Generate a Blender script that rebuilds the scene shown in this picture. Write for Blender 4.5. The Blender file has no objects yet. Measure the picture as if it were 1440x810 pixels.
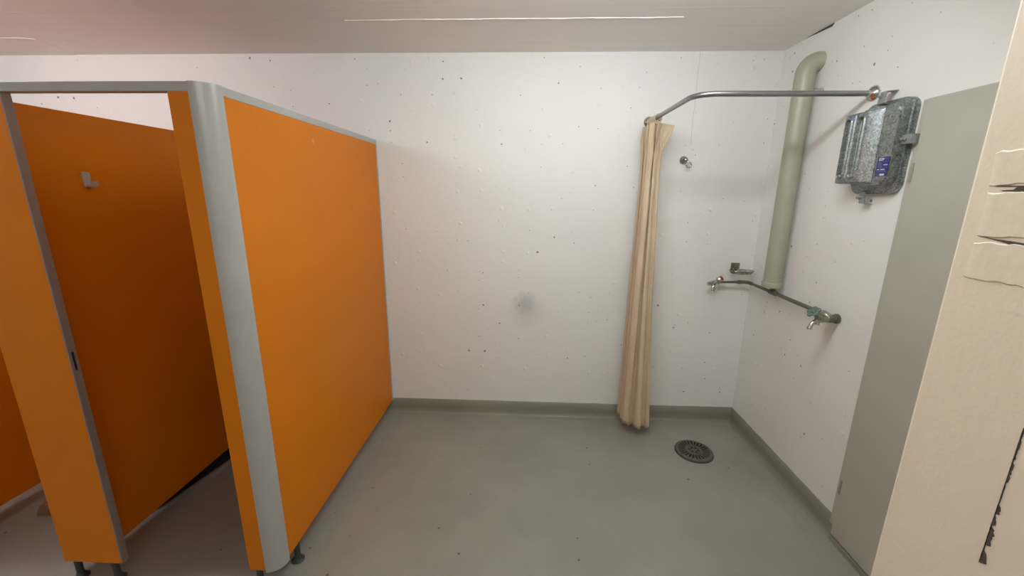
import bpy, bmesh, math, random
from mathutils import Vector, Matrix
random.seed(7)
PI = math.pi
scn = bpy.context.scene
COL = scn.collection

# ------------------------------------------------------------------ room numbers (metres)
D, H, XR = 2.804, 2.524, 1.542          # back wall, ceiling, right wall
XL, YB = -4.60, -1.30                   # left wall, wall behind the camera
HB = 0.114                              # painted skirting height
PX, PY = 0.75, 0.742                    # pier face and its far corner

# ------------------------------------------------------------------ materials
def lin(c):
    return tuple(((v / 255) / 12.92 if v / 255 <= .04045 else ((v / 255 + .055) / 1.055) ** 2.4) for v in c) + (1,)

class NT:
    def __init__(s, name):
        s.m = bpy.data.materials.new(name); s.m.use_nodes = True
        s.t = s.m.node_tree; s.n = s.t.nodes; s.l = s.t.links
        s.b = s.n['Principled BSDF']
        s.tc = s.n.new('ShaderNodeTexCoord')
    def new(s, typ, **kw):
        n = s.n.new(typ)
        for k, v in kw.items():
            if k in n.inputs.keys(): 
                if hasattr(v, 'is_output') or isinstance(v, bpy.types.NodeSocket): s.l.new(v, n.inputs[k])
                else: n.inputs[k].default_value = v
            else: setattr(n, k, v)
        return n
    def link(s, a, b): s.l.new(a, b)
    def obj(s): return s.tc.outputs['Object']
    def math(s, op, a, b=None, clamp=False):
        n = s.n.new('ShaderNodeMath'); n.operation = op; n.use_clamp = clamp
        for i, v in enumerate((a, b)):
            if v is None: continue
            if isinstance(v, bpy.types.NodeSocket): s.l.new(v, n.inputs[i])
            else: n.inputs[i].default_value = v
        return n.outputs[0]
    def mapping(s, scale=(1, 1, 1), loc=(0, 0, 0)):
        n = s.n.new('ShaderNodeMapping'); s.l.new(s.obj(), n.inputs['Vector'])
        n.inputs['Scale'].default_value = scale; n.inputs['Location'].default_value = loc
        return n.outputs['Vector']
    def noise(s, scale, detail=4, rough=.55, vec=None, dist=0):
        n = s.n.new('ShaderNodeTexNoise'); s.l.new(vec or s.obj(), n.inputs['Vector'])
        n.inputs['Scale'].default_value = scale; n.inputs['Detail'].default_value = detail
        n.inputs['Roughness'].default_value = rough; n.inputs['Distortion'].default_value = dist
        return n.outputs['Fac']
    def ramp(s, fac, stops):
        n = s.n.new('ShaderNodeValToRGB'); s.l.new(fac, n.inputs['Fac'])
        e = n.color_ramp.elements
        while len(e) < len(stops): e.new(.5)
        for x, (p, c) in zip(e, stops):
            x.position = p; x.color = c if len(c) == 4 else tuple(c) + (1,)
        return n.outputs['Color']
    def val(s, fac, a, b, lo=0., hi=1.):
        n = s.n.new('ShaderNodeMapRange'); s.l.new(fac, n.inputs['Value'])
        n.inputs['From Min'].default_value = a; n.inputs['From Max'].default_value = b
        n.inputs['To Min'].default_value = lo; n.inputs['To Max'].default_value = hi
        return n.outputs['Result']
    def mix(s, fac, a, b):
        n = s.n.new('ShaderNodeMix'); n.data_type = 'RGBA'
        for k, v in ((0, fac), (6, a), (7, b)):
            if isinstance(v, bpy.types.NodeSocket): s.l.new(v, n.inputs[k])
            else: n.inputs[k].default_value = v
        return n.outputs[2]
    def bump(s, h, strength=.3, dist=.002, prev=None):
        n = s.n.new('ShaderNodeBump'); s.l.new(h, n.inputs['Height'])
        n.inputs['Strength'].default_value = strength; n.inputs['Distance'].default_value = dist
        if prev: s.l.new(prev, n.inputs['Normal'])
        return n.outputs['Normal']
    def set(s, color=None, rough=None, metal=None, normal=None, spec=None):
        for k, v in (('Base Color', color), ('Roughness', rough), ('Metallic', metal), ('Normal', normal), ('Specular IOR Level', spec)):
            if v is None: continue
            if isinstance(v, bpy.types.NodeSocket): s.l.new(v, s.b.inputs[k])
            else: s.b.inputs[k].default_value = v
        return s.m

def plain(name, rgb, rough=.5, metal=0, var=.06, nscale=30, bump=.1, spec=.5):
    """painted / metal surface with a little mottling and grain"""
    t = NT(name); c = lin(rgb)
    n = t.noise(nscale, 5)
    a = tuple(v * (1 - var) for v in c[:3]) + (1,); b = tuple(min(1, v * (1 + var)) for v in c[:3]) + (1,)
    col = t.ramp(n, [(.3, a), (.7, b)])
    return t.set(col, rough, metal, t.bump(n, bump, .001) if bump else None, spec)

def wall_paint(name, rgb, plane, pits=True, stain=False, pit_amount=.2, drips=True):
    """white-painted board-marked concrete: fine grain, air-hole pits, blobs and board lines"""
    t = NT(name); c = lin(rgb)
    big = t.noise(2.2, 4)
    col = t.ramp(big, [(.3, tuple(v * .965 for v in c[:3])), (.7, c)])
    fine = t.noise(140, 4); mid = t.noise(18, 5)
    nrm = t.bump(mid, .25, .006); nrm = t.bump(fine, .18, .0015, nrm)
    # horizontal board marks
    sep = t.new('ShaderNodeSeparateXYZ'); t.link(t.obj(), sep.inputs[0])
    zz = sep.outputs['Z'] if plane != 'xy' else sep.outputs['Y']
    uu = sep.outputs['X'] if plane != 'yz' else sep.outputs['Y']
    wob = t.math('MULTIPLY', t.math('SUBTRACT', t.noise(1.5, 3), .5), .02)
    fr = t.math('FRACT', t.math('DIVIDE', t.math('ADD', zz, wob), .505))
    ln = t.math('LESS_THAN', t.math('ABSOLUTE', t.math('SUBTRACT', fr, .945)), .006)
    brk = t.val(t.noise(3.1, 3), .5, .56)
    ln = t.math('MULTIPLY', ln, brk)
    nrm = t.bump(ln, .5, .004, nrm)
    # raised drips of paint
    cmb = t.new('ShaderNodeCombineXYZ'); t.link(uu, cmb.inputs[0]); t.link(zz, cmb.inputs[1]); flat = cmb.outputs[0]
    v = t.new('ShaderNodeTexVoronoi', voronoi_dimensions='2D', Scale=6.5); t.link(flat, v.inputs['Vector'])
    blob = t.val(v.outputs['Distance'], .03, .09, 1, 0)
    sc = t.new('ShaderNodeSeparateColor'); t.link(v.outputs['Color'], sc.inputs[0])
    blob = t.math('MULTIPLY', blob, t.math('GREATER_THAN', sc.outputs[0], .74))
    nrm = t.bump(blob, .6 if drips else 0, .004, nrm)
    if pits:
        for scale, rad, keep, off in ((8.0, .062, pit_amount, (.2, .1, 0)), (14, .048, pit_amount * .8, (7, 3, 2))):
            wv = t.new('ShaderNodeMapping'); t.link(flat, wv.inputs[0]); wv.inputs['Location'].default_value = off
            nn = t.new('ShaderNodeTexNoise', Scale=60.0); t.link(t.obj(), nn.inputs['Vector'])
            va = t.new('ShaderNodeVectorMath', operation='SCALE'); t.link(nn.outputs['Color'], va.inputs[0]); va.inputs['Scale'].default_value = .010
            vb = t.new('ShaderNodeVectorMath', operation='ADD'); t.link(wv.outputs[0], vb.inputs[0]); t.link(va.outputs[0], vb.inputs[1])
            v = t.new('ShaderNodeTexVoronoi', voronoi_dimensions='2D', Scale=scale); t.link(vb.outputs[0], v.inputs['Vector'])
            sc = t.new('ShaderNodeSeparateColor'); t.link(v.outputs['Color'], sc.inputs[0])
            r = t.math('MULTIPLY', sc.outputs[1], rad)
            inside = t.math('LESS_THAN', v.outputs['Distance'], r)
            inside = t.math('MULTIPLY', inside, t.math('LESS_THAN', sc.outputs[0], keep))
            col = t.mix(t.math('MULTIPLY', inside, .8), col, lin((92, 88, 82)))
            nrm = t.bump(t.math('SUBTRACT', 1, inside), .8, .004, nrm)
    if stain:
        # blue-grey smear where the bare filler shows through the paint
        for (sx, sz, rr, rgb2, amt) in ((-.022, .888, .085, (138, 150, 158), .42), (-.01, .83, .13, (178, 174, 168), .4)):
            vd = t.new('ShaderNodeVectorMath', operation='DISTANCE'); t.link(t.obj(), vd.inputs[0]); vd.inputs[1].default_value = (sx, D, sz)
            d2 = t.math('ADD', vd.outputs['Value'], t.math('MULTIPLY', t.math('SUBTRACT', t.noise(22, 6, .7), .5), .075))
            f = t.val(d2, rr * .2, rr * 1.15, amt, 0)
            col = t.mix(f, col, lin(rgb2))
        # vertical shutter joint
        dx = t.math('ABSOLUTE', t.math('SUBTRACT', t.math('ADD', sep.outputs['X'], t.math('MULTIPLY', t.noise(6), .02)), 1.045))
        j = t.math('MULTIPLY', t.math('LESS_THAN', dx, .0016), t.math('GREATER_THAN', sep.outputs['Z'], 1.98))
        col = t.mix(t.math('MULTIPLY', j, .35), col, lin((120, 118, 110)))
        nrm = t.bump(j, .5, .003, nrm)
    return t.set(col, .55, 0, nrm, .35)

def floor_paint(name, rgb, rough=.42):
    t = NT(name); c = lin(rgb)
    n1 = t.noise(2.4, 6, .6); n2 = t.noise(14, 5, .65); n3 = t.noise(90, 3)
    col = t.ramp(n1, [(.3, tuple(v * .86 for v in c[:3])), (.72, tuple(v * 1.06 for v in c[:3]))])
    sm = t.val(t.noise(5.5, 8, .75, dist=.6), .60, .74, 0, .38)
    col = t.mix(sm, col, tuple(v * .62 for v in c[:3]) + (1,))
    v = t.new('ShaderNodeTexVoronoi', voronoi_dimensions='2D', Scale=7.0); t.link(t.obj(), v.inputs['Vector'])
    sc = t.new('ShaderNodeSeparateColor'); t.link(v.outputs['Color'], sc.inputs[0])
    sp = t.math('MULTIPLY', t.math('LESS_THAN', v.outputs['Distance'], t.math('MULTIPLY', sc.outputs[1], .05)), t.math('GREATER_THAN', sc.outputs[0], .8))
    col = t.mix(t.math('MULTIPLY', sp, .7), col, lin((52, 52, 46)))
    nrm = t.bump(n2, .25, .004); nrm = t.bump(n3, .15, .001, nrm)
    return t.set(col, t.val(n2, .3, .7, rough - .07, rough + .1), 0, nrm, .5)

def ceiling_paint(name, rgb):
    t = NT(name); c = lin(rgb)
    st = t.noise(1, 6, .6, t.mapping((.6, 34, 10)))
    col = t.ramp(st, [(.3, tuple(v * .955 for v in c[:3])), (.7, c)])
    n2 = t.noise(30, 5)
    l2 = t.val(t.noise(1, 2, .5, t.mapping((.35, 55, 10), (4, 1, 0))), .66, .70)
    nrm = t.bump(st, .35, .004); nrm = t.bump(n2, .12, .003, nrm); nrm = t.bump(l2, .5, .004, nrm)
    return t.set(col, .45, 0, nrm, .4)

def laminate(name, rgb):
    t = NT(name); c = lin(rgb)
    n = t.noise(1.6, 3); f = t.noise(260, 2)
    col = t.ramp(n, [(.3, tuple(v * .95 for v in c[:3])), (.7, tuple(v * 1.03 for v in c[:3]))])
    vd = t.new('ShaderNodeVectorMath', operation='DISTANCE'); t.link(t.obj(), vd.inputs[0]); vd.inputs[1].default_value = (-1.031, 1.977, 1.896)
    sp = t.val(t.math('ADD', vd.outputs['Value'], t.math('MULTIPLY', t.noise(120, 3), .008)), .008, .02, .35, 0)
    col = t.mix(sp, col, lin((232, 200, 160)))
    scr = t.math('MULTIPLY', t.val(t.noise(1, 3, .6, t.mapping((3, 4, 170), (2, 0, 0))), .71, .74), t.val(t.noise(4, 2), .55, .62))
    col = t.mix(t.math('MULTIPLY', scr, .25), col, tuple(v * .6 for v in c[:3]) + (1,))
    return t.set(col, .42, 0, t.bump(f, .06, .0006), .22)

def galvanised(name):
    t = NT(name)
    v = t.new('ShaderNodeTexVoronoi', Scale=210.0); t.link(t.mapping((1, 1, .8)), v.inputs['Vector'])
    sc = t.new('ShaderNodeSeparateColor'); t.link(v.outputs['Color'], sc.inputs[0])
    n = t.noise(48, 6, .75)
    m = t.math('ADD', t.math('MULTIPLY', sc.outputs[0], .28), t.math('MULTIPLY', n, .75))
    col = t.ramp(m, [(.28, lin((92, 98, 100))), (.5, lin((138, 144, 145))), (.78, lin((186, 190, 186)))])
    return t.set(col, t.val(m, .2, .9, .42, .30), .75, t.bump(n, .25, .001))

def rusty_chrome(name, rgb=(190, 188, 182), rust=.5):
    t = NT(name)
    n = t.noise(120, 5, .7)
    f = t.val(n, .58, .66, 0, rust)
    return t.set(t.mix(f, lin(rgb), lin((120, 84, 52))), t.val(f, 0, .5, .16, .6), t.val(f, 0, .5, 1, .4))

def cloth(name, rgb):
    t = NT(name); c = lin(rgb)
    n = t.noise(9, 5); w = t.noise(420, 2)
    col = t.ramp(n, [(.3, tuple(v * .88 for v in c[:3])), (.7, c)])
    t.b.inputs['Sheen Weight'].default_value = .15
    return t.set(col, .62, 0, t.bump(w, .2, .0006, t.bump(n, .3, .004)), .3)

M = {}
M['back'] = wall_paint('white_concrete_paint_back', (228, 227, 223), 'xz', True, True)
M['right'] = wall_paint('white_concrete_paint_right', (228, 227, 223), 'yz', True, False, .28)
M['plainwall'] = wall_paint('white_concrete_paint', (228, 227, 223), 'xz', False)
M['ceiling'] = ceiling_paint('ceiling_paint', (236, 231, 229))
M['floor'] = floor_paint('grey_green_floor_paint', (147, 144, 135))
M['skirt'] = floor_paint('grey_green_skirting_shaded', (130, 129, 116), .45)  # same paint as the floor, with shade put into a darker colour
M['cream'] = wall_paint('cream_plaster_paint', (230, 218, 196), 'yz', False, drips=False)
M['creampatch'] = plain('cream_filler_paint', (226, 215, 192), .5, 0, .05, 60, .6)
M['crack'] = plain('dark_flaked_gap', (76, 66, 62), .8, 0, .45, 160, .6)
M['orange'] = laminate('orange_laminate', (212, 120, 0))
M['grey'] = plain('grey_painted_aluminium', (172, 172, 168), .28, .08, .04, 12, .05)
M['jamb'] = plain('grey_edge_profile', (150, 140, 134), .45, .3, .05, 12, .05)
M['black'] = plain('black_plastic', (26, 26, 25), .5, 0, .1, 60, .1)
M['foot'] = plain('dark_painted_steel', (62, 66, 60), .5, .3, .12, 60, .2)
M['door'] = plain('grey_door_paint', (174, 172, 160), .42, 0, .04, 4, .06)
M['hinge'] = plain('grey_hinge_paint', (150, 153, 142), .45, .1, .08, 60, .1)
M['duct'] = plain('grey_green_pipe_paint', (160, 159, 142), .36, 0, .05, 14, .08)
M['pipe'] = plain('tarnished_grey_pipe', (104, 102, 88), .48, .35, .16, 70, .3)
M['verd'] = plain('verdigris_green_paint', (102, 122, 110), .55, .15, .22, 160, .5)
M['brass'] = plain('worn_grey_metal', (150, 148, 136), .34, .75, .16, 140, .3)
M['chrome'] = rusty_chrome('chrome')
M['steel'] = plain('brushed_steel_tube', (150, 150, 152), .30, .9, .06, 90, .05)
M['rust'] = rusty_chrome('rusted_chrome', (170, 166, 156), .85)
M['cap'] = plain('copper_brown_cap', (150, 92, 48), .4, .8, .2, 120, .2)
M['red'] = plain('dull_red_plastic', (142, 44, 48), .4, 0, .1, 90, .1)
M['galv'] = galvanised('galvanised_spangle')
M['galv2'] = plain('dull_zinc_steel', (158, 162, 162), .38, .6, .15, 90, .2)
M['blue'] = plain('navy_blue_print', (44, 46, 112), .4, 0, .05, 90, 0)
M['white'] = plain('white_print', (214, 214, 214), .45, 0, .05, 90, 0)
M['pale'] = plain('pale_blue_print', (124, 126, 176), .45, 0, .05, 90, 0)
M['curtain'] = cloth('beige_curtain_cloth', (206, 185, 156))
M['iron'] = plain('dark_cast_iron', (92, 87, 77), .6, .2, .18, 120, .5)
M['pit'] = plain('black_gully_shade', (10, 10, 9), .5, 0, .1, 60, .1)  # black stands in for the unlit depth under the grate slots
M['wood'] = plain('brown_wood', (142, 106, 74), .6, 0, .25, 60, .3)
M['lampbody'] = plain('white_lamp_enamel', (225, 225, 222), .4, 0, .02, 20, 0)
M['drip'] = plain('grey_prong_plastic', (182, 170, 160), .45, 0, .06, 80, .1)

def emit(name, col, s):
    m = bpy.data.materials.new(name); m.use_nodes = True
    b = m.node_tree.nodes['Principled BSDF']
    b.inputs['Base Color'].default_value = (.8, .8, .8, 1)
    b.inputs['Emission Color'].default_value = col + (1,); b.inputs['Emission Strength'].default_value = s
    return m

# ------------------------------------------------------------------ mesh helpers (all shapes in world metres)
def root(name, loc, label, cat, group=None):
    o = bpy.data.objects.new(name, None); COL.objects.link(o)
    o.location = loc; o.empty_display_size = .05
    o['label'] = label; o['category'] = cat
    if group: o['group'] = group
    return o

def tag(o, label, cat, group=None):
    o['label'] = label; o['category'] = cat
    if group: o['group'] = group
    return o

def put(name, bm, mat, parent=None, smooth=False, kind=None, label=None):
    me = bpy.data.meshes.new(name)
    bmesh.ops.recalc_face_normals(bm, faces=bm.faces)
    bm.to_mesh(me); bm.free()
    me.materials.append(M[mat] if isinstance(mat, str) else mat)
    if smooth:
        for p in me.polygons: p.use_smooth = True
        me.set_sharp_from_angle(angle=math.radians(smooth if smooth is not True else 40))
    o = bpy.data.objects.new(name, me); COL.objects.link(o)
    if parent:
        o.parent = parent
        if parent.type == 'EMPTY': o.location = -Vector(parent.location)
    if kind: o['kind'] = kind
    if label: o['label'] = label
    return o

def new(): return bmesh.new()

def box(bm, a, b, bev=0, seg=2):
    n = bmesh.new()
    bmesh.ops.create_cube(n, size=1)
    s = [abs(b[i] - a[i]) for i in range(3)]; c = [(a[i] + b[i]) / 2 for i in range(3)]
    bmesh.ops.scale(n, vec=s, verts=n.verts); bmesh.ops.translate(n, vec=c, verts=n.verts)
    if bev: bmesh.ops.bevel(n, geom=n.edges[:], offset=min(bev, min(s) * .45), segments=seg, affect='EDGES', profile=.5)
    join(bm, n); return bm

def join(bm, n, mat=None):
    if mat: bmesh.ops.transform(n, matrix=mat, verts=n.verts)
    me = bpy.data.meshes.new('tmp'); n.to_mesh(me); n.free(); bm.from_mesh(me); bpy.data.meshes.remove(me)
    return bm

def frame_of(d):
    d = Vector(d).normalized()
    u = d.orthogonal().normalized(); v = d.cross(u)
    return d, u, v

def tube(bm, pts, r, seg=16, caps=True):
    """sweep a circle along pts; r a number or list"""
    pts = [Vector(p) for p in pts]; n = len(pts)
    rs = r if isinstance(r, (list, tuple)) else [r] * n
    d = (pts[1] - pts[0]).normalized(); u = d.orthogonal().normalized()
    rings = []
    for i, p in enumerate(pts):
        t = (pts[min(i + 1, n - 1)] - pts[max(i - 1, 0)])
        if t.length < 1e-9: t = d
        t.normalize()
        u = (u - t * u.dot(t)); u.normalize(); v = t.cross(u)
        rings.append([bm.verts.new(p + (u * math.cos(a) + v * math.sin(a)) * rs[i]) for a in [2 * PI * k / seg for k in range(seg)]])
    for a, b in zip(rings, rings[1:]):
        for k in range(seg): bm.faces.new((a[k], a[(k + 1) % seg], b[(k + 1) % seg], b[k]))
    if caps:
        bm.faces.new(rings[0][::-1]); bm.faces.new(rings[-1])
    return bm

def lathe(bm, base, axis, prof, seg=24):
    """prof: list of (radius, height along axis); r=0 makes a pole"""
    d, u, v = frame_of(axis); base = Vector(base); rings = []
    for r, h in prof:
        c = base + d * h
        if r < 1e-6: rings.append([bm.verts.new(c)])
        else: rings.append([bm.verts.new(c + (u * math.cos(2 * PI * k / seg) + v * math.sin(2 * PI * k / seg)) * r) for k in range(seg)])
    for a, b in zip(rings, rings[1:]):
        for k in range(seg):
            k2 = (k + 1) % seg
            if len(a) == 1 and len(b) == 1: continue
            if len(a) == 1: bm.faces.new((a[0], b[k], b[k2]))
            elif len(b) == 1: bm.faces.new((a[k], a[k2], b[0]))
            else: bm.faces.new((a[k], a[k2], b[k2], b[k]))
    if len(rings[0]) > 1: bm.faces.new(rings[0][::-1])
    if len(rings[-1]) > 1: bm.faces.new(rings[-1])
    return bm

def prism(bm, outline, d0, d1, bev=0, seg=2):
    """outline: list of 3-D points; extruded from +d0 to +d1 (vectors)"""
    n = bmesh.new(); d0 = Vector(d0); d1 = Vector(d1)
    a = [n.verts.new(Vector(p) + d0) for p in outline]; b = [n.verts.new(Vector(p) + d1) for p in outline]
    k = len(outline)
    n.faces.new(a[::-1]); top = n.faces.new(b)
    for i in range(k): n.faces.new((a[i], a[(i + 1) % k], b[(i + 1) % k], b[i]))
    if bev: bmesh.ops.bevel(n, geom=list(top.edges), offset=bev, segments=seg, affect='EDGES', profile=.5)
    return join(bm, n)

def rrect(y0, y1, z0, z1, r, x, n=6):
    pts = []
    for cy, cz, a0 in ((y1 - r, z1 - r, 0), (y0 + r, z1 - r, 90), (y0 + r, z0 + r, 180), (y1 - r, z0 + r, 270)):
        for i in range(n + 1):
            a = math.radians(a0 + 90 * i / n); pts.append((x, cy + r * math.cos(a), cz + r * math.sin(a)))
    return pts

def arc(c, r, a0, a1, n, f):
    return [f(c, r, math.radians(a0 + (a1 - a0) * i / n)) for i in range(n + 1)]

# ------------------------------------------------------------------ the setting
T = .12
put('floor', box(new(), (XL - T, YB - T, -T), (XR + T, D + T, 0)), 'floor', kind='structure')
cb = box(new(), (XL - T, YB - T, H), (XR + T, D + T, H + T))
ceiling = put('ceiling', cb, 'ceiling', kind='structure')
# a slightly lower cast patch in the far left corner and a raised seam left by the shuttering
put('cast_patch', prism(new(), [(XL, 2.50, H), (-2.99, 2.505, H), (-2.93, 2.53, H), (-3.0, D, H), (XL, D, H)], (0, 0, 0), (0, 0, -.002)), 'ceiling', ceiling, kind='structure')
sb = new()
for k in range(24):
    xa = -.97 + k * 1.72 / 24
    box(sb, (xa, 2.298 + .002 * math.sin(k), H - .003 - .001 * (k % 3 == 0)), (xa + 1.72 / 24 + .001, 2.304 + .002 * math.sin(k + 1), H + .001))
put('seam_ridge', sb, 'ceiling', ceiling, kind='structure')
cr = new()
prism(cr, [(XR, 2.60, H), (XR, 2.54, H - .004), (XR, 2.47, H - .008), (XR, 2.40, H - .012), (XR, 2.385, H)], (0, 0, 0), (-.003, 0, 0))
put('wall_back', box(new(), (XL - T, D, 0), (XR + T, D + T, H)), 'back', kind='structure')
wr = put('wall_right', box(new(), (XR, YB, 0), (XR + T, D, H)), 'right', kind='structure')
put('open_joint', cr, 'crack', wr, kind='structure', label='dark open joint under the ceiling')
put('wall_left', box(new(), (XL - T, YB, 0), (XL, D, H)), 'plainwall', kind='structure')
put('wall_front', box(new(), (XL - T, YB - T, 0), (XR + T, YB, H)), 'plainwall', kind='structure')

def skirting(name, pts_in, axis):
    pass
def skirt_back():
    b = new()
    n = 60; x0, x1 = XL, XR
    prof = [(0, 0), (.030, 0), (.017, .006), (.010, .018), (.007, .05), (.006, HB - .004), (0, HB)]
    rows = []
    for i in range(n + 1):
        x = x0 + (x1 - x0) * i / n; j = random.uniform(-.0018, .0018)
        rows.append([b.verts.new((x, D - p, z + (j if z > .09 else 0))) for p, z in prof])
    for a, c in zip(rows, rows[1:]):
        for k in range(len(prof) - 1): b.faces.new((a[k], c[k], c[k + 1], a[k + 1]))
    return b
put('baseboard_back', skirt_back(), 'skirt', kind='structure', smooth=60)
def skirt_right():
    b = new(); n = 40; y0, y1 = .95, D - .006
    prof = [(0, 0), (.030, 0), (.017, .006), (.010, .018), (.007, .05), (.006, HB - .004), (0, HB)]
    rows = []
    for i in range(n + 1):
        y = y0 + (y1 - y0) * i / n; j = random.uniform(-.0018, .0018)
        rows.append([b.verts.new((XR - p, y, z + (j if z > .09 else 0))) for p, z in prof])
    for a, c in zip(rows, rows[1:]):
        for k in range(len(prof) - 1): b.faces.new((a[k], c[k], c[k + 1], a[k + 1]))
    return b
put('baseboard_right', skirt_right(), 'skirt', kind='structure', smooth=60)

# pier beside the camera: cream paint over filled hinge recesses and a flaked joint
pier = put('wall_pier', box(new(), (PX, YB, 0), (XR, PY, H), .006, 2), 'cream', kind='structure')
def rough_plate(ys, zt, zb, n=22, th=.0022, jit=.0022):
    """filled patch on the pier face: ys = (near, far top, far bottom)"""
    b = new(); near, ft, fb = ys
    top = [(near + (ft - near) * i / n, zt + random.uniform(-jit, jit) + .006 * (1 - i / n)) for i in range(n + 1)]
    bot = [(near + (fb - near) * i / n, zb + random.uniform(-jit, jit)) for i in range(n + 1)]
    tt = [b.verts.new((PX - th * (.9 if 0 < i < n else .25), y, z)) for i, (y, z) in enumerate(top)]
    bb = [b.verts.new((PX - th * (.9 if 0 < i < n else .25), y, z)) for i, (y, z) in enumerate(bot)]
    t0 = [b.verts.new((PX + .001, y, z + .003)) for y, z in top]; b0 = [b.verts.new((PX + .001, y, z - .003)) for y, z in bot]
    for i in range(n):
        b.faces.new((tt[i], tt[i + 1], bb[i + 1], bb[i])); b.faces.new((t0[i], t0[i + 1], tt[i + 1], tt[i])); b.faces.new((bb[i], bb[i + 1], b0[i + 1], b0[i]))
    b.faces.new((t0[n], b0[n], bb[n], tt[n]))
    return b
put('filled_recess', rough_plate((.50, .716, .713), 1.733, 1.683), 'creampatch', pier, smooth=30, kind='structure')
put('filled_recess', rough_plate((.50, .712, .711), 1.668, 1.602, th=.0026), 'creampatch', pier, smooth=30, kind='structure')
put('filled_recess', rough_plate((.50, .713, .715), 1.588, 1.531, th=.0026), 'creampatch', pier, smooth=30, kind='structure')
def sliver(pts, x0=PX, th=.0012):
    b = new()
    prism(b, [(x0, y, z) for y, z in pts], (0.001, 0, 0), (-th, 0, 0)); return b
def crack(pts_top, pts_bot): put('crack', sliver(pts_top + pts_bot[::-1]), 'crack', pier, kind='structure', label='dark open crack')
crack([(.712, 1.6815), (.69, 1.6808), (.66, 1.6800), (.60, 1.678), (.52, 1.674)], [(.70, 1.6795), (.66, 1.6785), (.60, 1.6755), (.52, 1.671)])
crack([(.694, 1.6735), (.676, 1.6745), (.672, 1.679), (.664, 1.680), (.655, 1.6755), (.60, 1.672), (.52, 1.668)], [(.69, 1.6722), (.672, 1.6715), (.655, 1.6705), (.60, 1.669), (.52, 1.665)])
crack([(.708, 1.5995), (.68, 1.597), (.662, 1.5965), (.60, 1.592), (.52, 1.588)], [(.69, 1.5968), (.672, 1.594), (.66, 1.5905), (.60, 1.5865), (.52, 1.583)])
def flake(z0, z1, w0, w1, n, jit, y=.5755):
    zz = [z0 + (z1 - z0) * i / n for i in range(n + 1)]
    wl = [max(.0003, w0 + (w1 - w0) * i / n + random.uniform(-jit, jit)) for i in range(n + 1)]
    wl[0] = wl[-1] = .0002
    put('flaked_joint', sliver([(y + random.uniform(0, jit * .5), z) for z in zz] + [(y - w, z) for z, w in zip(zz[::-1], wl[::-1])]), 'crack', pier, kind='structure', label='dark flaked paint along the joint')
flake(1.325, 1.085, .0006, .0012, 40, .0004); flake(1.325, 1.268, .0012, .0022, 12, .0007); flake(1.266, 1.228, .0024, .0026, 10, .0009); flake(1.226, 1.196, .0012, .0008, 8, .0005)
flake(1.190, 1.172, .0035, .0045, 6, .0012); flake(1.170, 1.150, .003, .004, 6, .0012); flake(1.149, 1.112, .005, .0075, 9, .002); flake(1.104, 1.078, .004, .010, 5, .001)

# grey door flush in the right-hand wall, most of it behind the pier
dr = put('door_1', box(new(), (XR - .020, .86, .030), (XR + .002, 1.739, 2.030), .003), 'door', kind='structure')
fb = new(); box(fb, (XR - .014, 1.742, .075), (XR + .002, 1.766, 2.030), .003); 
put('door_frame', fb, 'door', dr, kind='structure')
for zc in (1.755, .293):
    hb_ = new()
    for k in range(3): lathe(hb_, (XR - .021, 1.7405, zc - .036 + k * .0245), (0, 0, 1), [(.0045, 0), (.0055, .001), (.0055, .0225), (.0045, .0235)], 12)
    put('hinge', hb_, 'hinge', dr, smooth=True, kind='structure')
put('threshold', box(new(), (XR - .026, .86, 0), (XR, 1.742, .024), .003), 'skirt', dr, kind='structure')

# ------------------------------------------------------------------ orange toilet partition
tp = root('toilet_partition', (-1.06, 1.36, 0), 'orange laminate toilet cubicle partition with grey rounded corner post and rails', 'toilet partition')
ZB, ZT = .095, 1.970
put('end_panel', box(new(), (-1.056, 1.408, ZB), (-1.031, 2.793, ZT + .001), .0015), 'orange', tp)
put('top_trim', box(new(), (-1.0595, 1.406, ZT), (-1.0285, 2.802, 2.0), .002), 'grey', tp, label='grey metal trim along the panel top')
put('wall_channel', box(new(), (-1.0595, 2.786, ZB), (-1.0285, 2.804, ZT), .002), 'grey', tp, label='grey metal channel against the white wall')
cx, cy, rr = -1.092, 1.410, .065
outl = [(cx, cy - rr, 0)] + arc((cx, cy), rr, -88, -2, 14, lambda c, r, a: (c[0] + r * math.cos(a), c[1] + r * math.sin(a), 0)) + [(cx + rr, cy + .003, 0), (cx + rr - .012, cy + .003, 0)] \
    + arc((cx, cy), rr - .012, -4, -86, 10, lambda c, r, a: (c[0] + r * math.cos(a), c[1] + r * math.sin(a), 0)) + [(cx, cy - rr + .012, 0)]
cp = put('corner_post', prism(new(), outl, (0, 0, .083), (0, 0, 2.001)), 'grey', tp, smooth=30, label='rounded grey metal corner post')
put('header_rail', box(new(), (XL, 1.345, ZT), (-1.0925, 1.376, 2.0), .002), 'grey', tp, label='grey metal rail over the openings')
for x0, x1 in ((-1.161, -1.0915), (-1.985, -1.727), (-2.785, -2.527), (-3.585, -3.327)):
    pl = put('pilaster', box(new(), (x0, 1.345, ZB), (x1, 1.371, ZT), .0015), 'orange', tp)
    if x0 < -1.5:
        j = put('jamb_profile', box(new(), (x1 + .0005, 1.344, ZB + .0), (x1 + .006, 1.373, ZT), .0015), 'jamb', pl, label='grey metal edge profile')
        if x0 > -2.1: put('strike_plate', box(new(), (x1 + .005, 1.3545, .990), (x1 + .0072, 1.362, 1.064), .0006), 'black', pl, label='black strike slot')
def divider(xf):
    return put('divider_panel', box(new(), (xf - .025, 1.372, ZB), (xf, 2.800, 1.965), .0015), 'orange', tp)
d1 = divider(-1.852); divider(-2.655); divider(-3.455)
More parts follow.
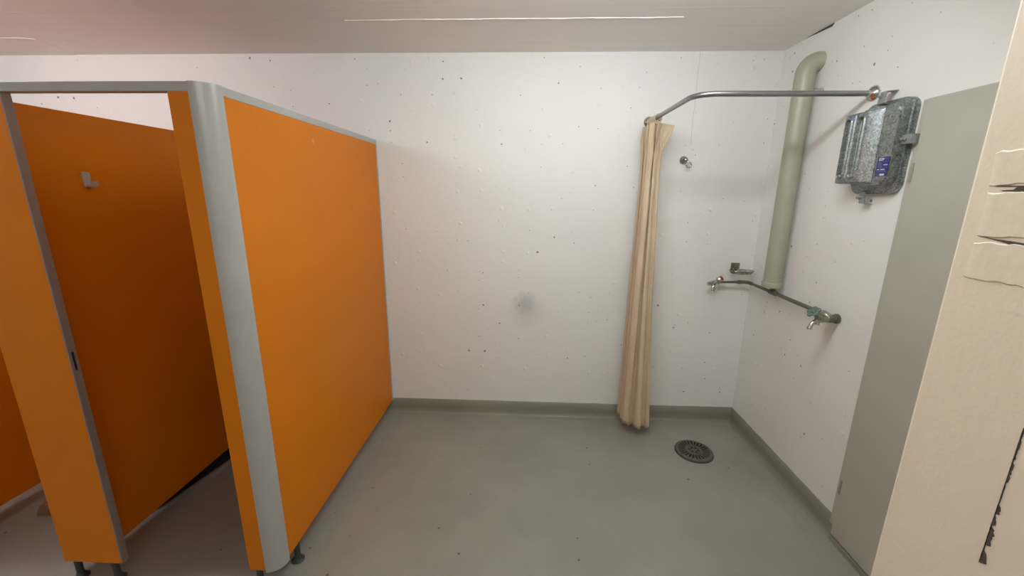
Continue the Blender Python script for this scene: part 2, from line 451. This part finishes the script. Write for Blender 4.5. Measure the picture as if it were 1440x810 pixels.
def leaf(xh, ang, zb):
    b = box(new(), (0, 0, zb), (.560, .022, 1.955), .0015)
    a = math.radians(ang)
    bmesh.ops.transform(b, matrix=Matrix.Translation((xh, 1.376, 0)) @ Matrix.Rotation(a, 4, 'Z'), verts=b.verts)
    put('door_leaf', b, 'orange', tp)
leaf(-1.150, 93, .095); leaf(-1.975, 82, .095); leaf(-2.775, 86, .095)
# coat hook screwed to the divider
hk = new()
X0 = -1.852
prism(hk, rrect(1.648, 1.678, 1.672, 1.735, .007, X0, 4), (0, 0, 0), (.008, 0, 0), .002)
box(hk, (X0 + .004, 1.651, 1.672), (X0 + .034, 1.675, 1.684), .004)
prism(hk, [(X0 + .026, 1.652, 1.676), (X0 + .038, 1.652, 1.680), (X0 + .042, 1.652, 1.697), (X0 + .034, 1.652, 1.697), (X0 + .030, 1.652, 1.686)], (0, 0, 0), (0, .022, 0))
put('coat_hook', hk, 'drip', d1, label='pale grey coat hook')
def foot(x, y, h=ZB):
    return put('foot', lathe(new(), (x, y, 0), (0, 0, 1), [(.027, 0), (.028, .004), (.021, .009), (.014, .022), (.0125, .034), (.0125, h + .002)], 20), 'foot', tp, smooth=50, label='dark round adjustable foot')
f0 = foot(-1.043, 1.490)
for dx, dy in ((-1.130, 1.359), (-1.945, 1.359), (-1.775, 1.359), (-2.745, 1.359), (-2.575, 1.359), (-3.545, 1.359), (-3.375, 1.359)):
    c = f0.copy(); COL.objects.link(c); c.parent = tp; c.location = f0.location + Vector((dx + 1.043, dy - 1.490, 0))

# wooden wedge on the floor by the left-hand divider
wb = new()
prism(wb, [(-2.548, 1.672, .001), (-2.545, 1.672, .012), (-2.512, 1.672, .066), (-2.40, 1.672, .074), (-2.40, 1.672, .012), (-2.520, 1.672, .006)], (0, 0, 0), (0, .030, 0), .0015)
tag(put('door_wedge', wb, 'wood'), 'small brown wooden wedge on the floor behind the orange pilaster', 'door wedge')

# guessed box for an unidentified black shape in the gap below the panel
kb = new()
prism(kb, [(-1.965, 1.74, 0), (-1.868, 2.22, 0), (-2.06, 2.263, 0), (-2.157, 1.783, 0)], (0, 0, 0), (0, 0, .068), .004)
so_ = root('guessed_box', (-2.02, 2.03, 0), 'guessed low black box for an unidentified dark shape on the cubicle floor, glimpsed through the gap under the orange divider', 'box')
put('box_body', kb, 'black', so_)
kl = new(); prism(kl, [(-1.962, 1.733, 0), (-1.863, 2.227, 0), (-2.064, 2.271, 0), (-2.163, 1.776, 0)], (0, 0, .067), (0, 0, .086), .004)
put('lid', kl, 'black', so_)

# ------------------------------------------------------------------ shower curtain rod
RX, RY, RZ, RR = .757, 2.040, 2.113, .0125
rd = root('curtain_rod', (RX, D, RZ), 'bent steel shower curtain rod fixed to the back and right walls', 'curtain rod')
bend = .10
path = [(RX, D - .004, RZ), (RX, RY + bend, RZ)] + arc((RX + bend, RY + bend), bend, 180, 270, 14, lambda c, r, a: (c[0] + r * math.cos(a), c[1] + r * math.sin(a), RZ)) + [(XR - .004, RY, RZ)]
put('rod', tube(new(), path, RR, 20), 'steel', rd, smooth=True)
fp = [(.034, 0), (.034, .003), (.031, .009), (.022, .016), (.015, .020), (.014, .032)]
put('flange', lathe(new(), (RX, D, RZ), (0, -1, 0), fp, 28), 'chrome', rd, smooth=50)
fl = put('flange', lathe(new(), (XR, RY, RZ), (-1, 0, 0), fp, 28), 'chrome', rd, smooth=50)
put('screw', lathe(new(), (XR - .005, RY - .014, RZ - .021), (-.8, -.2, -.3), [(.007, 0), (.007, .008), (.004, .011), (0, .012)], 14), 'cap', fl, smooth=50, label='copper brown screw')

# ------------------------------------------------------------------ shower curtain
def curtain():
    b = new()
    NU, NV = 420, 70
    ztop, zbot = 2.078, .080
    def lerp(a, c, t): return a + (c - a) * t
    key = [  # z, x centre, width in x, y near, y far
        (2.080, .758, .105, 2.590, 2.775), (2.00, .752, .100, 2.590, 2.765), (1.90, .753, .090, 2.595, 2.75), (1.75, .752, .093, 2.59, 2.745), (1.40, .752, .104, 2.575, 2.74),
        (1.00, .754, .125, 2.565, 2.735), (.60, .760, .150, 2.555, 2.73), (.30, .766, .172, 2.548, 2.725), (.05, .771, .190, 2.54, 2.72)]
    def at(z):
        for k0, k1 in zip(key, key[1:]):
            if k1[0] <= z <= k0[0]:
                t = (k0[0] - z) / (k0[0] - k1[0]); return [lerp(p, q, t) for p, q in zip(k0[1:], k1[1:])]
        return key[-1][1:]
    LAY = 4
    rnd = [(random.uniform(0, 6.3), random.uniform(2.2, 3.4), random.uniform(.75, 1.0), random.uniform(-.12, .12)) for _ in range(LAY)]
    grid = []
    for j in range(NV + 1):
        v = j / NV; z = ztop + (zbot - ztop) * v
        xc, w, y0, y1 = at(z); row = []
        for i in range(NU + 1):
            s = i / NU * LAY; L = min(int(s), LAY - 1); f = s - L
            ph, kf, wl, sh = rnd[L]
            e = .5 - .5 * math.cos(PI * f); e = .35 * e + .65 * f
            q = (e - .5) * 2 * (1 if L % 2 == 0 else -1)
            nl = rnd[L + 1][2] if L + 1 < LAY else wl; pl_ = rnd[L - 1][2] if L else wl
            wf = lerp((pl_ + wl) / 2, (wl + nl) / 2, f)
            x = xc + q * w / 2 * wf + w * sh * math.sin(PI * f)
            yb = y0 + (y1 - y0) * (s / LAY)
            amp = .017 * (1 + .45 * v) * math.sin(PI * f) ** .5
            yy = yb + amp * math.sin(2 * PI * kf * f + ph + .5 * math.sin(3 * v + L)) + .004 * math.sin(5.2 * v * 6.28 + 9 * f + L) * (1 - v)
            yy += (.045 * -q) * v * (1 if L < 3 else .4)
            x += .008 * math.sin(2 * PI * kf * 1.6 * f + ph * 2 + 2 * v)
            # gathered creases just under the heading
            g = math.exp(-((v - .06) / .05) ** 2)
            yy += g * .010 * math.sin(31 * f + 40 * v + ph)
            zz_ = z
            if v > .97: zz_ += .008 * math.sin(2 * PI * f * 1.2 + ph) + .006 * q
            row.append(b.verts.new((x, yy, zz_)))
        grid.append(row)
    for a, c in zip(grid, grid[1:]):
        for i in range(NU): b.faces.new((a[i], a[i + 1], c[i + 1], c[i]))
    return b
cu = root('shower_curtain', (RX, 2.66, .08), 'beige cloth shower curtain bunched up at the wall end of the rod', 'shower curtain')
cl = put('curtain_cloth', curtain(), 'curtain', cu, smooth=80)
so = cl.modifiers.new('thick', 'SOLIDIFY'); so.thickness = .0016
# the free corner of the heading folds out to the right
fb_ = new(); n = 10; g = []
for i in range(n + 1):
    u = i / n; row = []
    for j in range(9):
        v = j / 8
        wid = .068 * (1 - v) ** .8
        row.append(fb_.verts.new((.792 + u * wid + .004 * math.sin(7 * v), 2.640 - .028 * u - .010 * math.sin(4 * u + 2 * v), 2.077 - .012 * u - v * .17)))
    g.append(row)
for a, c in zip(g, g[1:]):
    for j in range(8): fb_.faces.new((a[j], a[j + 1], c[j + 1], c[j]))
fo = put('loose_corner', fb_, 'curtain', cu, smooth=80); so = fo.modifiers.new('thick', 'SOLIDIFY'); so.thickness = .0016
for k in range(7):
    y = 2.605 + k * .0265; b = new(); tl = random.uniform(-.2, .2)
    tube(b, [(RX + .021 * math.cos(a), y + .006 * math.sin(a + tl), RZ - .008 + .024 * math.sin(a)) for a in [2 * PI * i / 20 for i in range(21)]], .0032, 8, False)
    box(b, (RX - .018, y - .005, 2.070), (RX + .018, y + .005, RZ - .026), .002)
    put('curtain_loop', b, 'curtain', cu, smooth=True)

# ------------------------------------------------------------------ robe hook on the back wall
b = new()
lathe(b, (1.0, D, 1.880), (0, -1, 0), [(.027, 0), (.027, .004), (.025, .009), (.019, .014), (.011, .018), (.0085, .022), (.0085, .030), (.013, .036), (.013, .044), (.007, .050), (0, .052)], 28)
rh = put('rosette', b, 'chrome', None, smooth=40)
rk = root('robe_hook', (1.0, D, 1.88), 'small chrome robe hook on the white wall under the curtain rod', 'hook')
rh.parent = rk; rh.location = -rk.location
hp = [(1.005, D - .036, 1.874), (1.020, D - .042, 1.864)] + [(1.020 + .016 * math.cos(a), D - .044, 1.848 + .016 * math.sin(a)) for a in [math.radians(75 - 260 * i / 18) for i in range(19)]]
put('hook_arm', tube(new(), hp, .0048, 12), 'chrome', rk, smooth=True)

# ------------------------------------------------------------------ fat vertical pipe
DX, DY, DR = XR - .066, 2.452, .049
vp = root('drop_pipe', (DX, DY, 1.12), 'thick grey-green painted vertical pipe on the right wall behind the curtain rod', 'pipe')
pth = [(DX, DY, 1.135), (DX, DY, 2.30)] + [(DX + .062 - .062 * math.cos(a), DY, 2.30 + .062 * math.sin(a)) for a in [math.radians(90 * i / 10) for i in range(1, 11)]] + [(XR + .002, DY, 2.362)]
put('pipe_barrel', tube(new(), pth, DR, 28), 'duct', vp, smooth=50)
put('end_collar', lathe(new(), (DX, DY, 1.118), (0, 0, 1), [(.030, 0), (.052, .002), (.053, .006), (.053, .028), (.051, .032), (.049, .034)], 28), 'duct', vp, smooth=40)
put('pipe_bracket', box(box(new(), (DX + .045, DY - .072, 2.20), (XR + .001, DY - .050, 2.216), .003), (DX + .03, DY - .058, 2.198), (DX + .05, DY - .044, 2.218), .003), 'duct', vp)

# ------------------------------------------------------------------ water pipe from tap to tap
PXX, PZ, PYB = XR - .052, 1.086, D - .056
wp = root('water_pipe', (PXX, 2.45, PZ), 'thin dark grey water pipe turning round the wall corner between the two taps', 'water pipe')
put('pipe_run', tube(new(), [(1.285, PYB, PZ - .004), (PXX - .03, PYB, PZ)] + arc((PXX - .03, PYB - .03), .03, 90, 0, 8, lambda c, r, a: (c[0] + r * math.cos(a), c[1] + r * math.sin(a), PZ)) + [(PXX, 2.45, PZ), (PXX, 2.015, PZ - .004)],
                    [.0085] * 11 + [.0105, .0115]), 'pipe', wp, smooth=True)
put('elbow', tube(new(), [(PXX - .062, PYB, PZ - .001), (PXX - .05, PYB, PZ)] + arc((PXX - .03, PYB - .03), .03, 100, -10, 8, lambda c, r, a: (c[0] + r * math.cos(a), c[1] + r * math.sin(a), PZ)) + [(PXX, PYB - .055, PZ)],
                  [.0135, .0135] + [.012] * 9 + [.012]), 'pipe', wp, smooth=True)
b = new(); tube(b, [(PXX, 2.415, PZ), (PXX, 2.418, PZ), (PXX, 2.482, PZ), (PXX, 2.485, PZ)], [.012, .0155, .0155, .012]); tube(b, [(PXX, DY, PZ), (PXX - .006, DY, 1.122)], .016)
put('tee_joint', b, 'pipe', wp, smooth=40)
b = new(); tube(b, [(XR - .002, 1.986, 1.067), (XR - .012, 1.986, 1.067), (XR - .013, 1.986, 1.067), (XR - .05, 1.986, 1.067)], [.0245, .0245, .0205, .0205], 20)
put('wall_elbow', b, 'pipe', wp, smooth=40)
b = new(); tube(b, [(PXX, 2.022, PZ - .004), (PXX, 2.008, PZ - .004), (PXX + .003, 1.990, PZ - .010), (PXX + .008, 1.983, PZ - .018)], [.019, .0195, .019, .017], 18)
put('union_nut', b, 'brass', wp, smooth=40, label='worn bare metal nut')

# right-hand tap: green wheel handle, curved spout
rt = root('water_tap', (1.50, 1.986, 1.065), 'worn bare-metal tap with a green wheel handle on the right wall', 'tap')
b = new(); tube(b, [(1.508, 1.983, 1.065), (1.500, 1.982, 1.065), (1.498, 1.982, 1.065), (1.450, 1.975, 1.064), (1.432, 1.973, 1.062)], [.0165, .0165, .0145, .0145, .012], 18)
lathe(b, (1.452, 1.975, 1.062), (-.70, -.05, .70), [(.015, 0), (.0165, .012), (.0165, .026), (.012, .030), (.012, .044), (.009, .046), (.0075, .060)], 6)
body = put('tap_body', b, 'brass', rt, smooth=35)
b = new()
tube(b, [(1.440, 1.974, 1.062), (1.425, 1.972, 1.058), (1.412, 1.970, 1.047), (1.404, 1.969, 1.032), (1.402, 1.969, 1.026), (1.401, 1.969, 1.024), (1.401, 1.969, 1.017)], [.0105, .0105, .010, .0098, .0098, .0118, .0118], 18)
tube(b, [(1.440, 1.974, 1.056), (1.437, 1.974, 1.038)], [.011, .012], 14)
put('spout', b, 'chrome', rt, smooth=40, label='shiny curved spout')
b = new()
hc = Vector((1.452, 1.975, 1.062)) + Vector((-.70, -.05, .70)).normalized() * .062
dd, uu, vv = frame_of((-.70, -.05, .70))
ring = []
for i in range(49):
    a = 2 * PI * i / 48; r_ = .024 + .0045 * math.cos(5 * a)
    ring.append(hc + (uu * math.cos(a) + vv * math.sin(a)) * r_)
tube(b, ring, .0058, 10, False)
for k in range(5):
    a = 2 * PI * k / 5; tube(b, [hc, hc + (uu * math.cos(a) + vv * math.sin(a)) * .027], [.006, .004], 8)
lathe(b, hc - dd * .008, dd, [(.010, 0), (.010, .012), (.006, .016), (0, .017)], 14)
put('wheel_handle', b, 'verd', rt, smooth=50, label='green painted wheel handle')

# left-hand tap: chrome with a red cap
lt = root('water_tap', (1.27, D - .056, 1.08), 'small chrome tap with a red cap on the back wall below the soap dish', 'tap')
b = new(); yb = PYB
tube(b, [(1.300, yb, PZ - .004), (1.292, yb, PZ - .004), (1.290, yb, PZ - .004), (1.262, yb - .002, PZ - .006)], [.0145, .0145, .0125, .0125], 16)
ax_ = Vector((.74, -.28, .70)).normalized()
lathe(b, (1.262, yb - .004, PZ - .014), ax_, [(.013, -.014), (.0165, -.006), (.0165, .008), (.0135, .012), (.0135, .030)], 16)
lathe(b, (1.246, yb - .012, PZ - .008), (-.85, -.3, -.18), [(.0125, -.012), (.0125, .010), (.014, .011), (.014, .022), (.010, .024)], 8)
put('tap_body', b, 'chrome', lt, smooth=35)
c0 = Vector((1.262, yb - .004, PZ - .014)) + ax_ * .030
kn = put('tap_knob', lathe(new(), c0, ax_, [(.012, 0), (.0185, .003), (.0195, .010), (.0185, .022), (.016, .026)], 10), 'chrome', lt, smooth=30)
put('red_cap', lathe(new(), c0 + ax_ * .0255, ax_, [(.0165, 0), (.0168, .006), (.012, .010), (0, .0115)], 18), 'red', kn, smooth=50, label='dull red cap')
b = new(); tube(b, [(1.258, yb - .010, PZ - .016), (1.256, yb - .022, PZ - .030), (1.254, yb - .026, PZ - .044), (1.254, yb - .026, PZ - .050), (1.254, yb - .026, PZ - .056)], [.009, .0085, .0082, .0098, .0098], 14)
put('spout', b, 'chrome', lt, smooth=40)
lt.scale = (1.08, 1.08, 1.08)

# ------------------------------------------------------------------ soap dish
sd = root('soap_dish', (1.43, D, 1.16), 'tarnished chrome soap dish on the back wall next to the thick pipe', 'soap dish')
b = new()
prism(b, [(x, D, z) for x, z in ((1.392, 1.158), (1.392, 1.206), (1.395, 1.209), (1.447, 1.209), (1.450, 1.206), (1.450, 1.158))], (0, 0, 0), (0, -.006, 0), .0015)
put('back_plate', b, 'rust', sd)
b = new(); cxs, cys = 1.442, D - .055
def ov(k, z, ra=.078, rb=.046): return (cxs + ra * math.cos(k), cys + rb * math.sin(k), z)
tube(b, [ov(2 * PI * i / 40, 1.163) for i in range(41)], .0035, 8, False)
tube(b, [ov(2 * PI * i / 40, 1.146, .066, .037) for i in range(41)], .003, 8, False)
for i in range(14): tube(b, [ov(2 * PI * i / 14, 1.163), ov(2 * PI * i / 14, 1.146, .066, .037)], .0022, 6)
for i in range(-4, 5):
    xx = cxs + i * .013; hh = .037 * math.sqrt(max(.02, 1 - (i * .013 / .066) ** 2))
    tube(b, [(xx, cys - hh, 1.146), (xx, cys + hh, 1.146)], .0022, 6)
put('wire_tray', b, 'rust', sd, smooth=60)
b = new(); box(b, (1.402, D - .020, 1.150), (1.440, D - .004, 1.176), .003)
tube(b, [(1.410, D - .014, 1.162), (1.385, D - .05, 1.160), (1.375, D - .06, 1.158)], .006, 8)
put('holder_arm', b, 'rust', sd, smooth=40)

# ------------------------------------------------------------------ galvanised valve housing on the right wall
gv = root('ventilation_valve', (XR, 1.90, 1.67), 'galvanised steel ventilation valve box with blue label clamped to the right wall', 'ventilation valve')
put('base_flange', prism(new(), rrect(1.787, 2.036, 1.672, 2.056, .048, XR - .014, 8), (.013, 0, 0), (-.012, 0, 0), .003), 'galv', gv, smooth=35)
put('housing', prism(new(), rrect(1.796, 2.012, 1.708, 2.030, .034, XR - .024, 8), (.002, 0, 0), (-.044, 0, 0), .017, 5), 'galv', gv, smooth=40)
# front hood: ribbed sheet pressed into two long slots
def hood():
    b = new(); NY, NZ = 84, 90
    y0, y1, z0, z1 = 1.868, 2.045, 1.716, 2.022
    def slot(y, z, yc, hw, za, zb_):
        zc = min(max(z, za), zb_); d = math.hypot(y - yc, z - zc)
        return max(0., min(1., (hw - d) / .004 + .5))
    def h(y, z):
        d = .030
        e = min(1., (y1 - y) / .006, (z - z0) / .006, (z1 - z) / .006)
        d *= math.sqrt(max(0, 1 - (1 - max(0, e)) ** 2))
        if y < 1.915: d *= max(0, (y - y0) / (1.915 - y0)) ** .8
        # raised rims and sunk slots
        for yc in (2.016, 1.944):
            rim = slot(y, z, yc, .0200, 1.758, 1.982); dip = slot(y, z, yc, .0140, 1.758, 1.982)
            d += .005 * rim - .015 * dip
        rib = math.exp(-((y - 1.981) / .0045) ** 2) * (1 if 1.73 < z < 2.01 else 0)
        return d + .006 * rib
    fr = []
    for i in range(NY + 1):
        y = y0 + (y1 - y0) * i / NY
        fr.append([b.verts.new((XR - .070 - h(y, z0 + (z1 - z0) * j / NZ), y, z0 + (z1 - z0) * j / NZ)) for j in range(NZ + 1)])
    for a, c in zip(fr, fr[1:]):
        for j in range(NZ): b.faces.new((a[j], a[j + 1], c[j + 1], c[j]))
    edge = [e for e in b.edges if len(e.link_faces) == 1]
    ex = bmesh.ops.extrude_edge_only(b, edges=edge)
    for v in [x for x in ex['geom'] if isinstance(x, bmesh.types.BMVert)]: v.co.x = XR - .052
    return b
put('hood', hood(), 'galv', gv, smooth=40)
def bracket(name, pts, bolt, bdir, wid_axis, w):
    b = new(); wv = Vector(wid_axis) * w / 2
    pts = [Vector(p) for p in pts]; th = .0035
    for p, q in zip(pts, pts[1:]):
        d = (q - p).normalized(); nrm = d.cross(Vector(wid_axis)).normalized() * th
        prism(b, [p - wv - d * .001, q - wv + d * .001, q + wv + d * .001, p + wv - d * .001], nrm * .5, -nrm * .5)
    o = put('clamp_bracket', b, 'galv2', gv)
    put('bolt', lathe(lathe(new(), bolt, bdir, [(.0085, 0), (.0085, .006), (.0075, .007)], 6), Vector(bolt) + Vector(bdir).normalized() * .006, bdir, [(.005, 0), (.005, .010), (.004, .012)], 12), 'galv2', o, smooth=30)
bracket('top', [(XR - .001, 1.925, 2.098), (XR - .044, 1.925, 2.094), (XR - .050, 1.925, 2.048), (XR - .030, 1.925, 2.044)], (XR - .047, 1.930, 2.076), (-1, 0, .05), (0, 1, 0), .036)
bracket('bottom', [(XR - .001, 1.938, 1.628), (XR - .036, 1.938, 1.632), (XR - .040, 1.938, 1.678), (XR - .026, 1.938, 1.684)], (XR - .038, 1.948, 1.655), (-1, 0, -.05), (0, 1, 0), .032)
bracket('side', [(XR - .001, 1.748, 1.886), (XR - .040, 1.752, 1.886), (XR - .040, 1.792, 1.886), (XR - .028, 1.800, 1.886)], (XR - .041, 1.778, 1.886), (-1, 0, 0), (0, 0, 1), .036)
# printed label: navy sticker, white logo block, rows of small print
xs = XR - .0684
st = put('label_sticker', box(new(), (xs - .0006, 1.796, 1.744), (xs + .0014, 1.856, 1.822)), 'blue', gv, label='navy blue sticker with small white print')
def mark(rects, mat, nm):
    b = new()
    for ya, yb_, za, zb_ in rects: box(b, (xs - .0010, ya, za), (xs, yb_, zb_))
    return put(nm, b, mat, st)
# Y decreases towards the viewer's right
def row(y_hi, z, n, w, h, gap=.0012): return [(y_hi - i * (w + gap) - w * (.7 + .3 * ((i * 7) % 3) / 2), y_hi - i * (w + gap), z, z + h) for i in range(n)]
lg = new(); prism(lg, [(xs - .0005, y, z) for y, z in ((1.849, 1.808), (1.849, 1.818), (1.826, 1.818), (1.824, 1.816), (1.824, 1.813), (1.830, 1.808))], (0, 0, 0), (-.0006, 0, 0))
put('logo_block', lg, 'white', st)
b = new()
for ya, yb_, za, zb_ in row(1.847, 1.8112, 5, .0031, .0042, .0008): box(b, (xs - .0016, ya, za), (xs - .0010, yb_, zb_))
put('logo_letters', b, 'blue', st)
mark(row(1.821, 1.8125, 5, .0027, .0032) + [(1.797, 1.855, 1.8025, 1.8035), (1.797, 1.855, 1.7795, 1.7805), (1.797, 1.855, 1.7565, 1.7573)] + row(1.850, 1.7955, 4, .0032, .0036) + row(1.850, 1.790, 5, .0028, .003) + row(1.851, 1.7835, 6, .0026, .0026)
     + row(1.851, 1.7625, 7, .0026, .0028) + row(1.831, 1.7625, 7, .0026, .0028) + row(1.852, 1.7495, 5, .0026, .003), 'pale', 'small_print')
mark(row(1.822, 1.788, 5, .003, .0045) + row(1.850, 1.7695, 3, .0033, .0042, .0006) + row(1.833, 1.7695, 7, .0026, .0042, .0005) + [(1.810, 1.832, 1.7470, 1.7540)], 'white', 'white_print')
put('maker_plate', box(new(), (XR - .1015, 1.985, 1.995), (XR - .0995, 2.004, 2.009)), 'pale', gv, label='tiny blue and white plate')

# ------------------------------------------------------------------ floor drain
fd = root('floor_drain', (1.118, 2.408, 0), 'round dark cast-iron floor drain grate in the grey-green floor', 'floor drain')
FX, FY, Z0, Z1 = 1.118, 2.408, .011, .015
def sector(b, r0, r1, a0, a1, n=3):
    o = [(FX + r0 * math.cos(a0 + (a1 - a0) * i / n), FY + r0 * math.sin(a0 + (a1 - a0) * i / n), 0) for i in range(n + 1)]
    o += [(FX + r1 * math.cos(a1 + (a0 - a1) * i / n), FY + r1 * math.sin(a1 + (a0 - a1) * i / n), 0) for i in range(n + 1)]
    prism(b, o, (0, 0, Z0), (0, 0, Z1))
def ringb(b, r0, r1, n=48):
    for i in range(n): sector(b, r0, r1, 2 * PI * i / n, 2 * PI * (i + 1) / n, 1)
b = new()
lathe(b, (FX, FY, Z0), (0, 0, 1), [(.016, 0), (.016, .004)], 16)
for i in range(6): sector(b, .0155, .034, 2 * PI * i / 6, 2 * PI * (i + .5) / 6)
ringb(b, .0335, .054)
NS = 26
for i in range(NS): sector(b, .0535, .098, 2 * PI * i / NS, 2 * PI * (i + .52) / NS, 2)
lathe_prof = [(.0975, Z0), (.0975, Z1), (.112, Z1), (.117, Z1 - .003), (.119, .001)]
rings = []
for r_, z_ in lathe_prof: rings.append([b.verts.new((FX + r_ * math.cos(2 * PI * k / 64), FY + r_ * math.sin(2 * PI * k / 64), z_)) for k in range(64)])
for a, c in zip(rings, rings[1:]):
    for k in range(64): b.faces.new((a[k], a[(k + 1) % 64], c[(k + 1) % 64], c[k]))
put('grate', b, 'iron', fd)
put('gully', lathe(new(), (FX, FY, 0), (0, 0, 1), [(.121, -.002), (.121, .0025), (0, .0026)], 48), 'pit', fd, label='black disc shading the gully below the grate')  # flat disc, the shade of the deep gully is its black colour

# ------------------------------------------------------------------ lamps (fluorescent battens on the ceiling above the view, plus an added fill behind it)
def batten(x0, x1, y, label, col, s):
    r = root('ceiling_light', ((x0 + x1) / 2, y, H), label, 'ceiling light')
    put('housing', box(new(), (x0, y - .050, H - .040), (x1, y + .050, H - .0005), .004), 'lampbody', r)
    b = new()
    prism(b, [(x0 + .012, y + .050 * math.copysign(abs(math.cos(a)) ** .6, math.cos(a)), H - .040 + .080 * math.sin(a)) for a in [-PI * i / 14 for i in range(15)]], (0, 0, 0), (x1 - x0 - .024, 0, 0))
    put('diffuser', b, emit('lit_diffuser', col, s), r, smooth=True)
    for xx in (x0, x1 - .012): put('end_cap', box(new(), (xx, y - .055, H - .124), (xx + .012, y + .055, H - .036), .004), 'lampbody', r)
batten(-.45, 1.05, 1.40, 'white fluorescent batten on the ceiling in front of the shower', (.93, 1, 1.02), 29.5)
batten(-3.7, -2.2, 1.20, 'white fluorescent batten on the ceiling above the orange cubicles', (.97, .965, 1), 36)
batten(-.9, .3, -.55, 'unseen fill light added on the ceiling behind the camera', (.97, 1, .98), 11)  # added fill, brightens the pilasters, pier and floor from the front

# ------------------------------------------------------------------ camera and colour
yaw, pit, roll = math.radians(2.3571), math.radians(13.2585), math.radians(.4766)
f = Vector((-math.sin(yaw) * math.cos(pit), math.cos(yaw) * math.cos(pit), -math.sin(pit)))
r = Vector((math.cos(yaw), math.sin(yaw), 0)); u = r.cross(f)
r2 = r * math.cos(roll) + u * math.sin(roll); u2 = -r * math.sin(roll) + u * math.cos(roll)
cam = bpy.data.cameras.new('camera'); co = bpy.data.objects.new('camera', cam); COL.objects.link(co)
mw = Matrix.Identity(4)
for i in range(3): mw[i][0] = r2[i]; mw[i][1] = u2[i]; mw[i][2] = -f[i]
mw[0][3], mw[1][3], mw[2][3] = 0, 0, 1.66315
co.matrix_world = mw
cam.sensor_width = 36; cam.lens = 567.11 / 1440 * 36; cam.clip_start = .02
scn.camera = co
w = bpy.data.worlds.new('world'); scn.world = w; w.use_nodes = True
w.node_tree.nodes['Background'].inputs['Color'].default_value = (0, 0, 0, 1)
vs = scn.view_settings; vs.view_transform = 'Standard'; vs.look = 'None'; vs.gamma = 1; vs.use_curve_mapping = False; vs.exposure = 0.11
scn.cycles.max_bounces = 10; scn.cycles.diffuse_bounces = 6
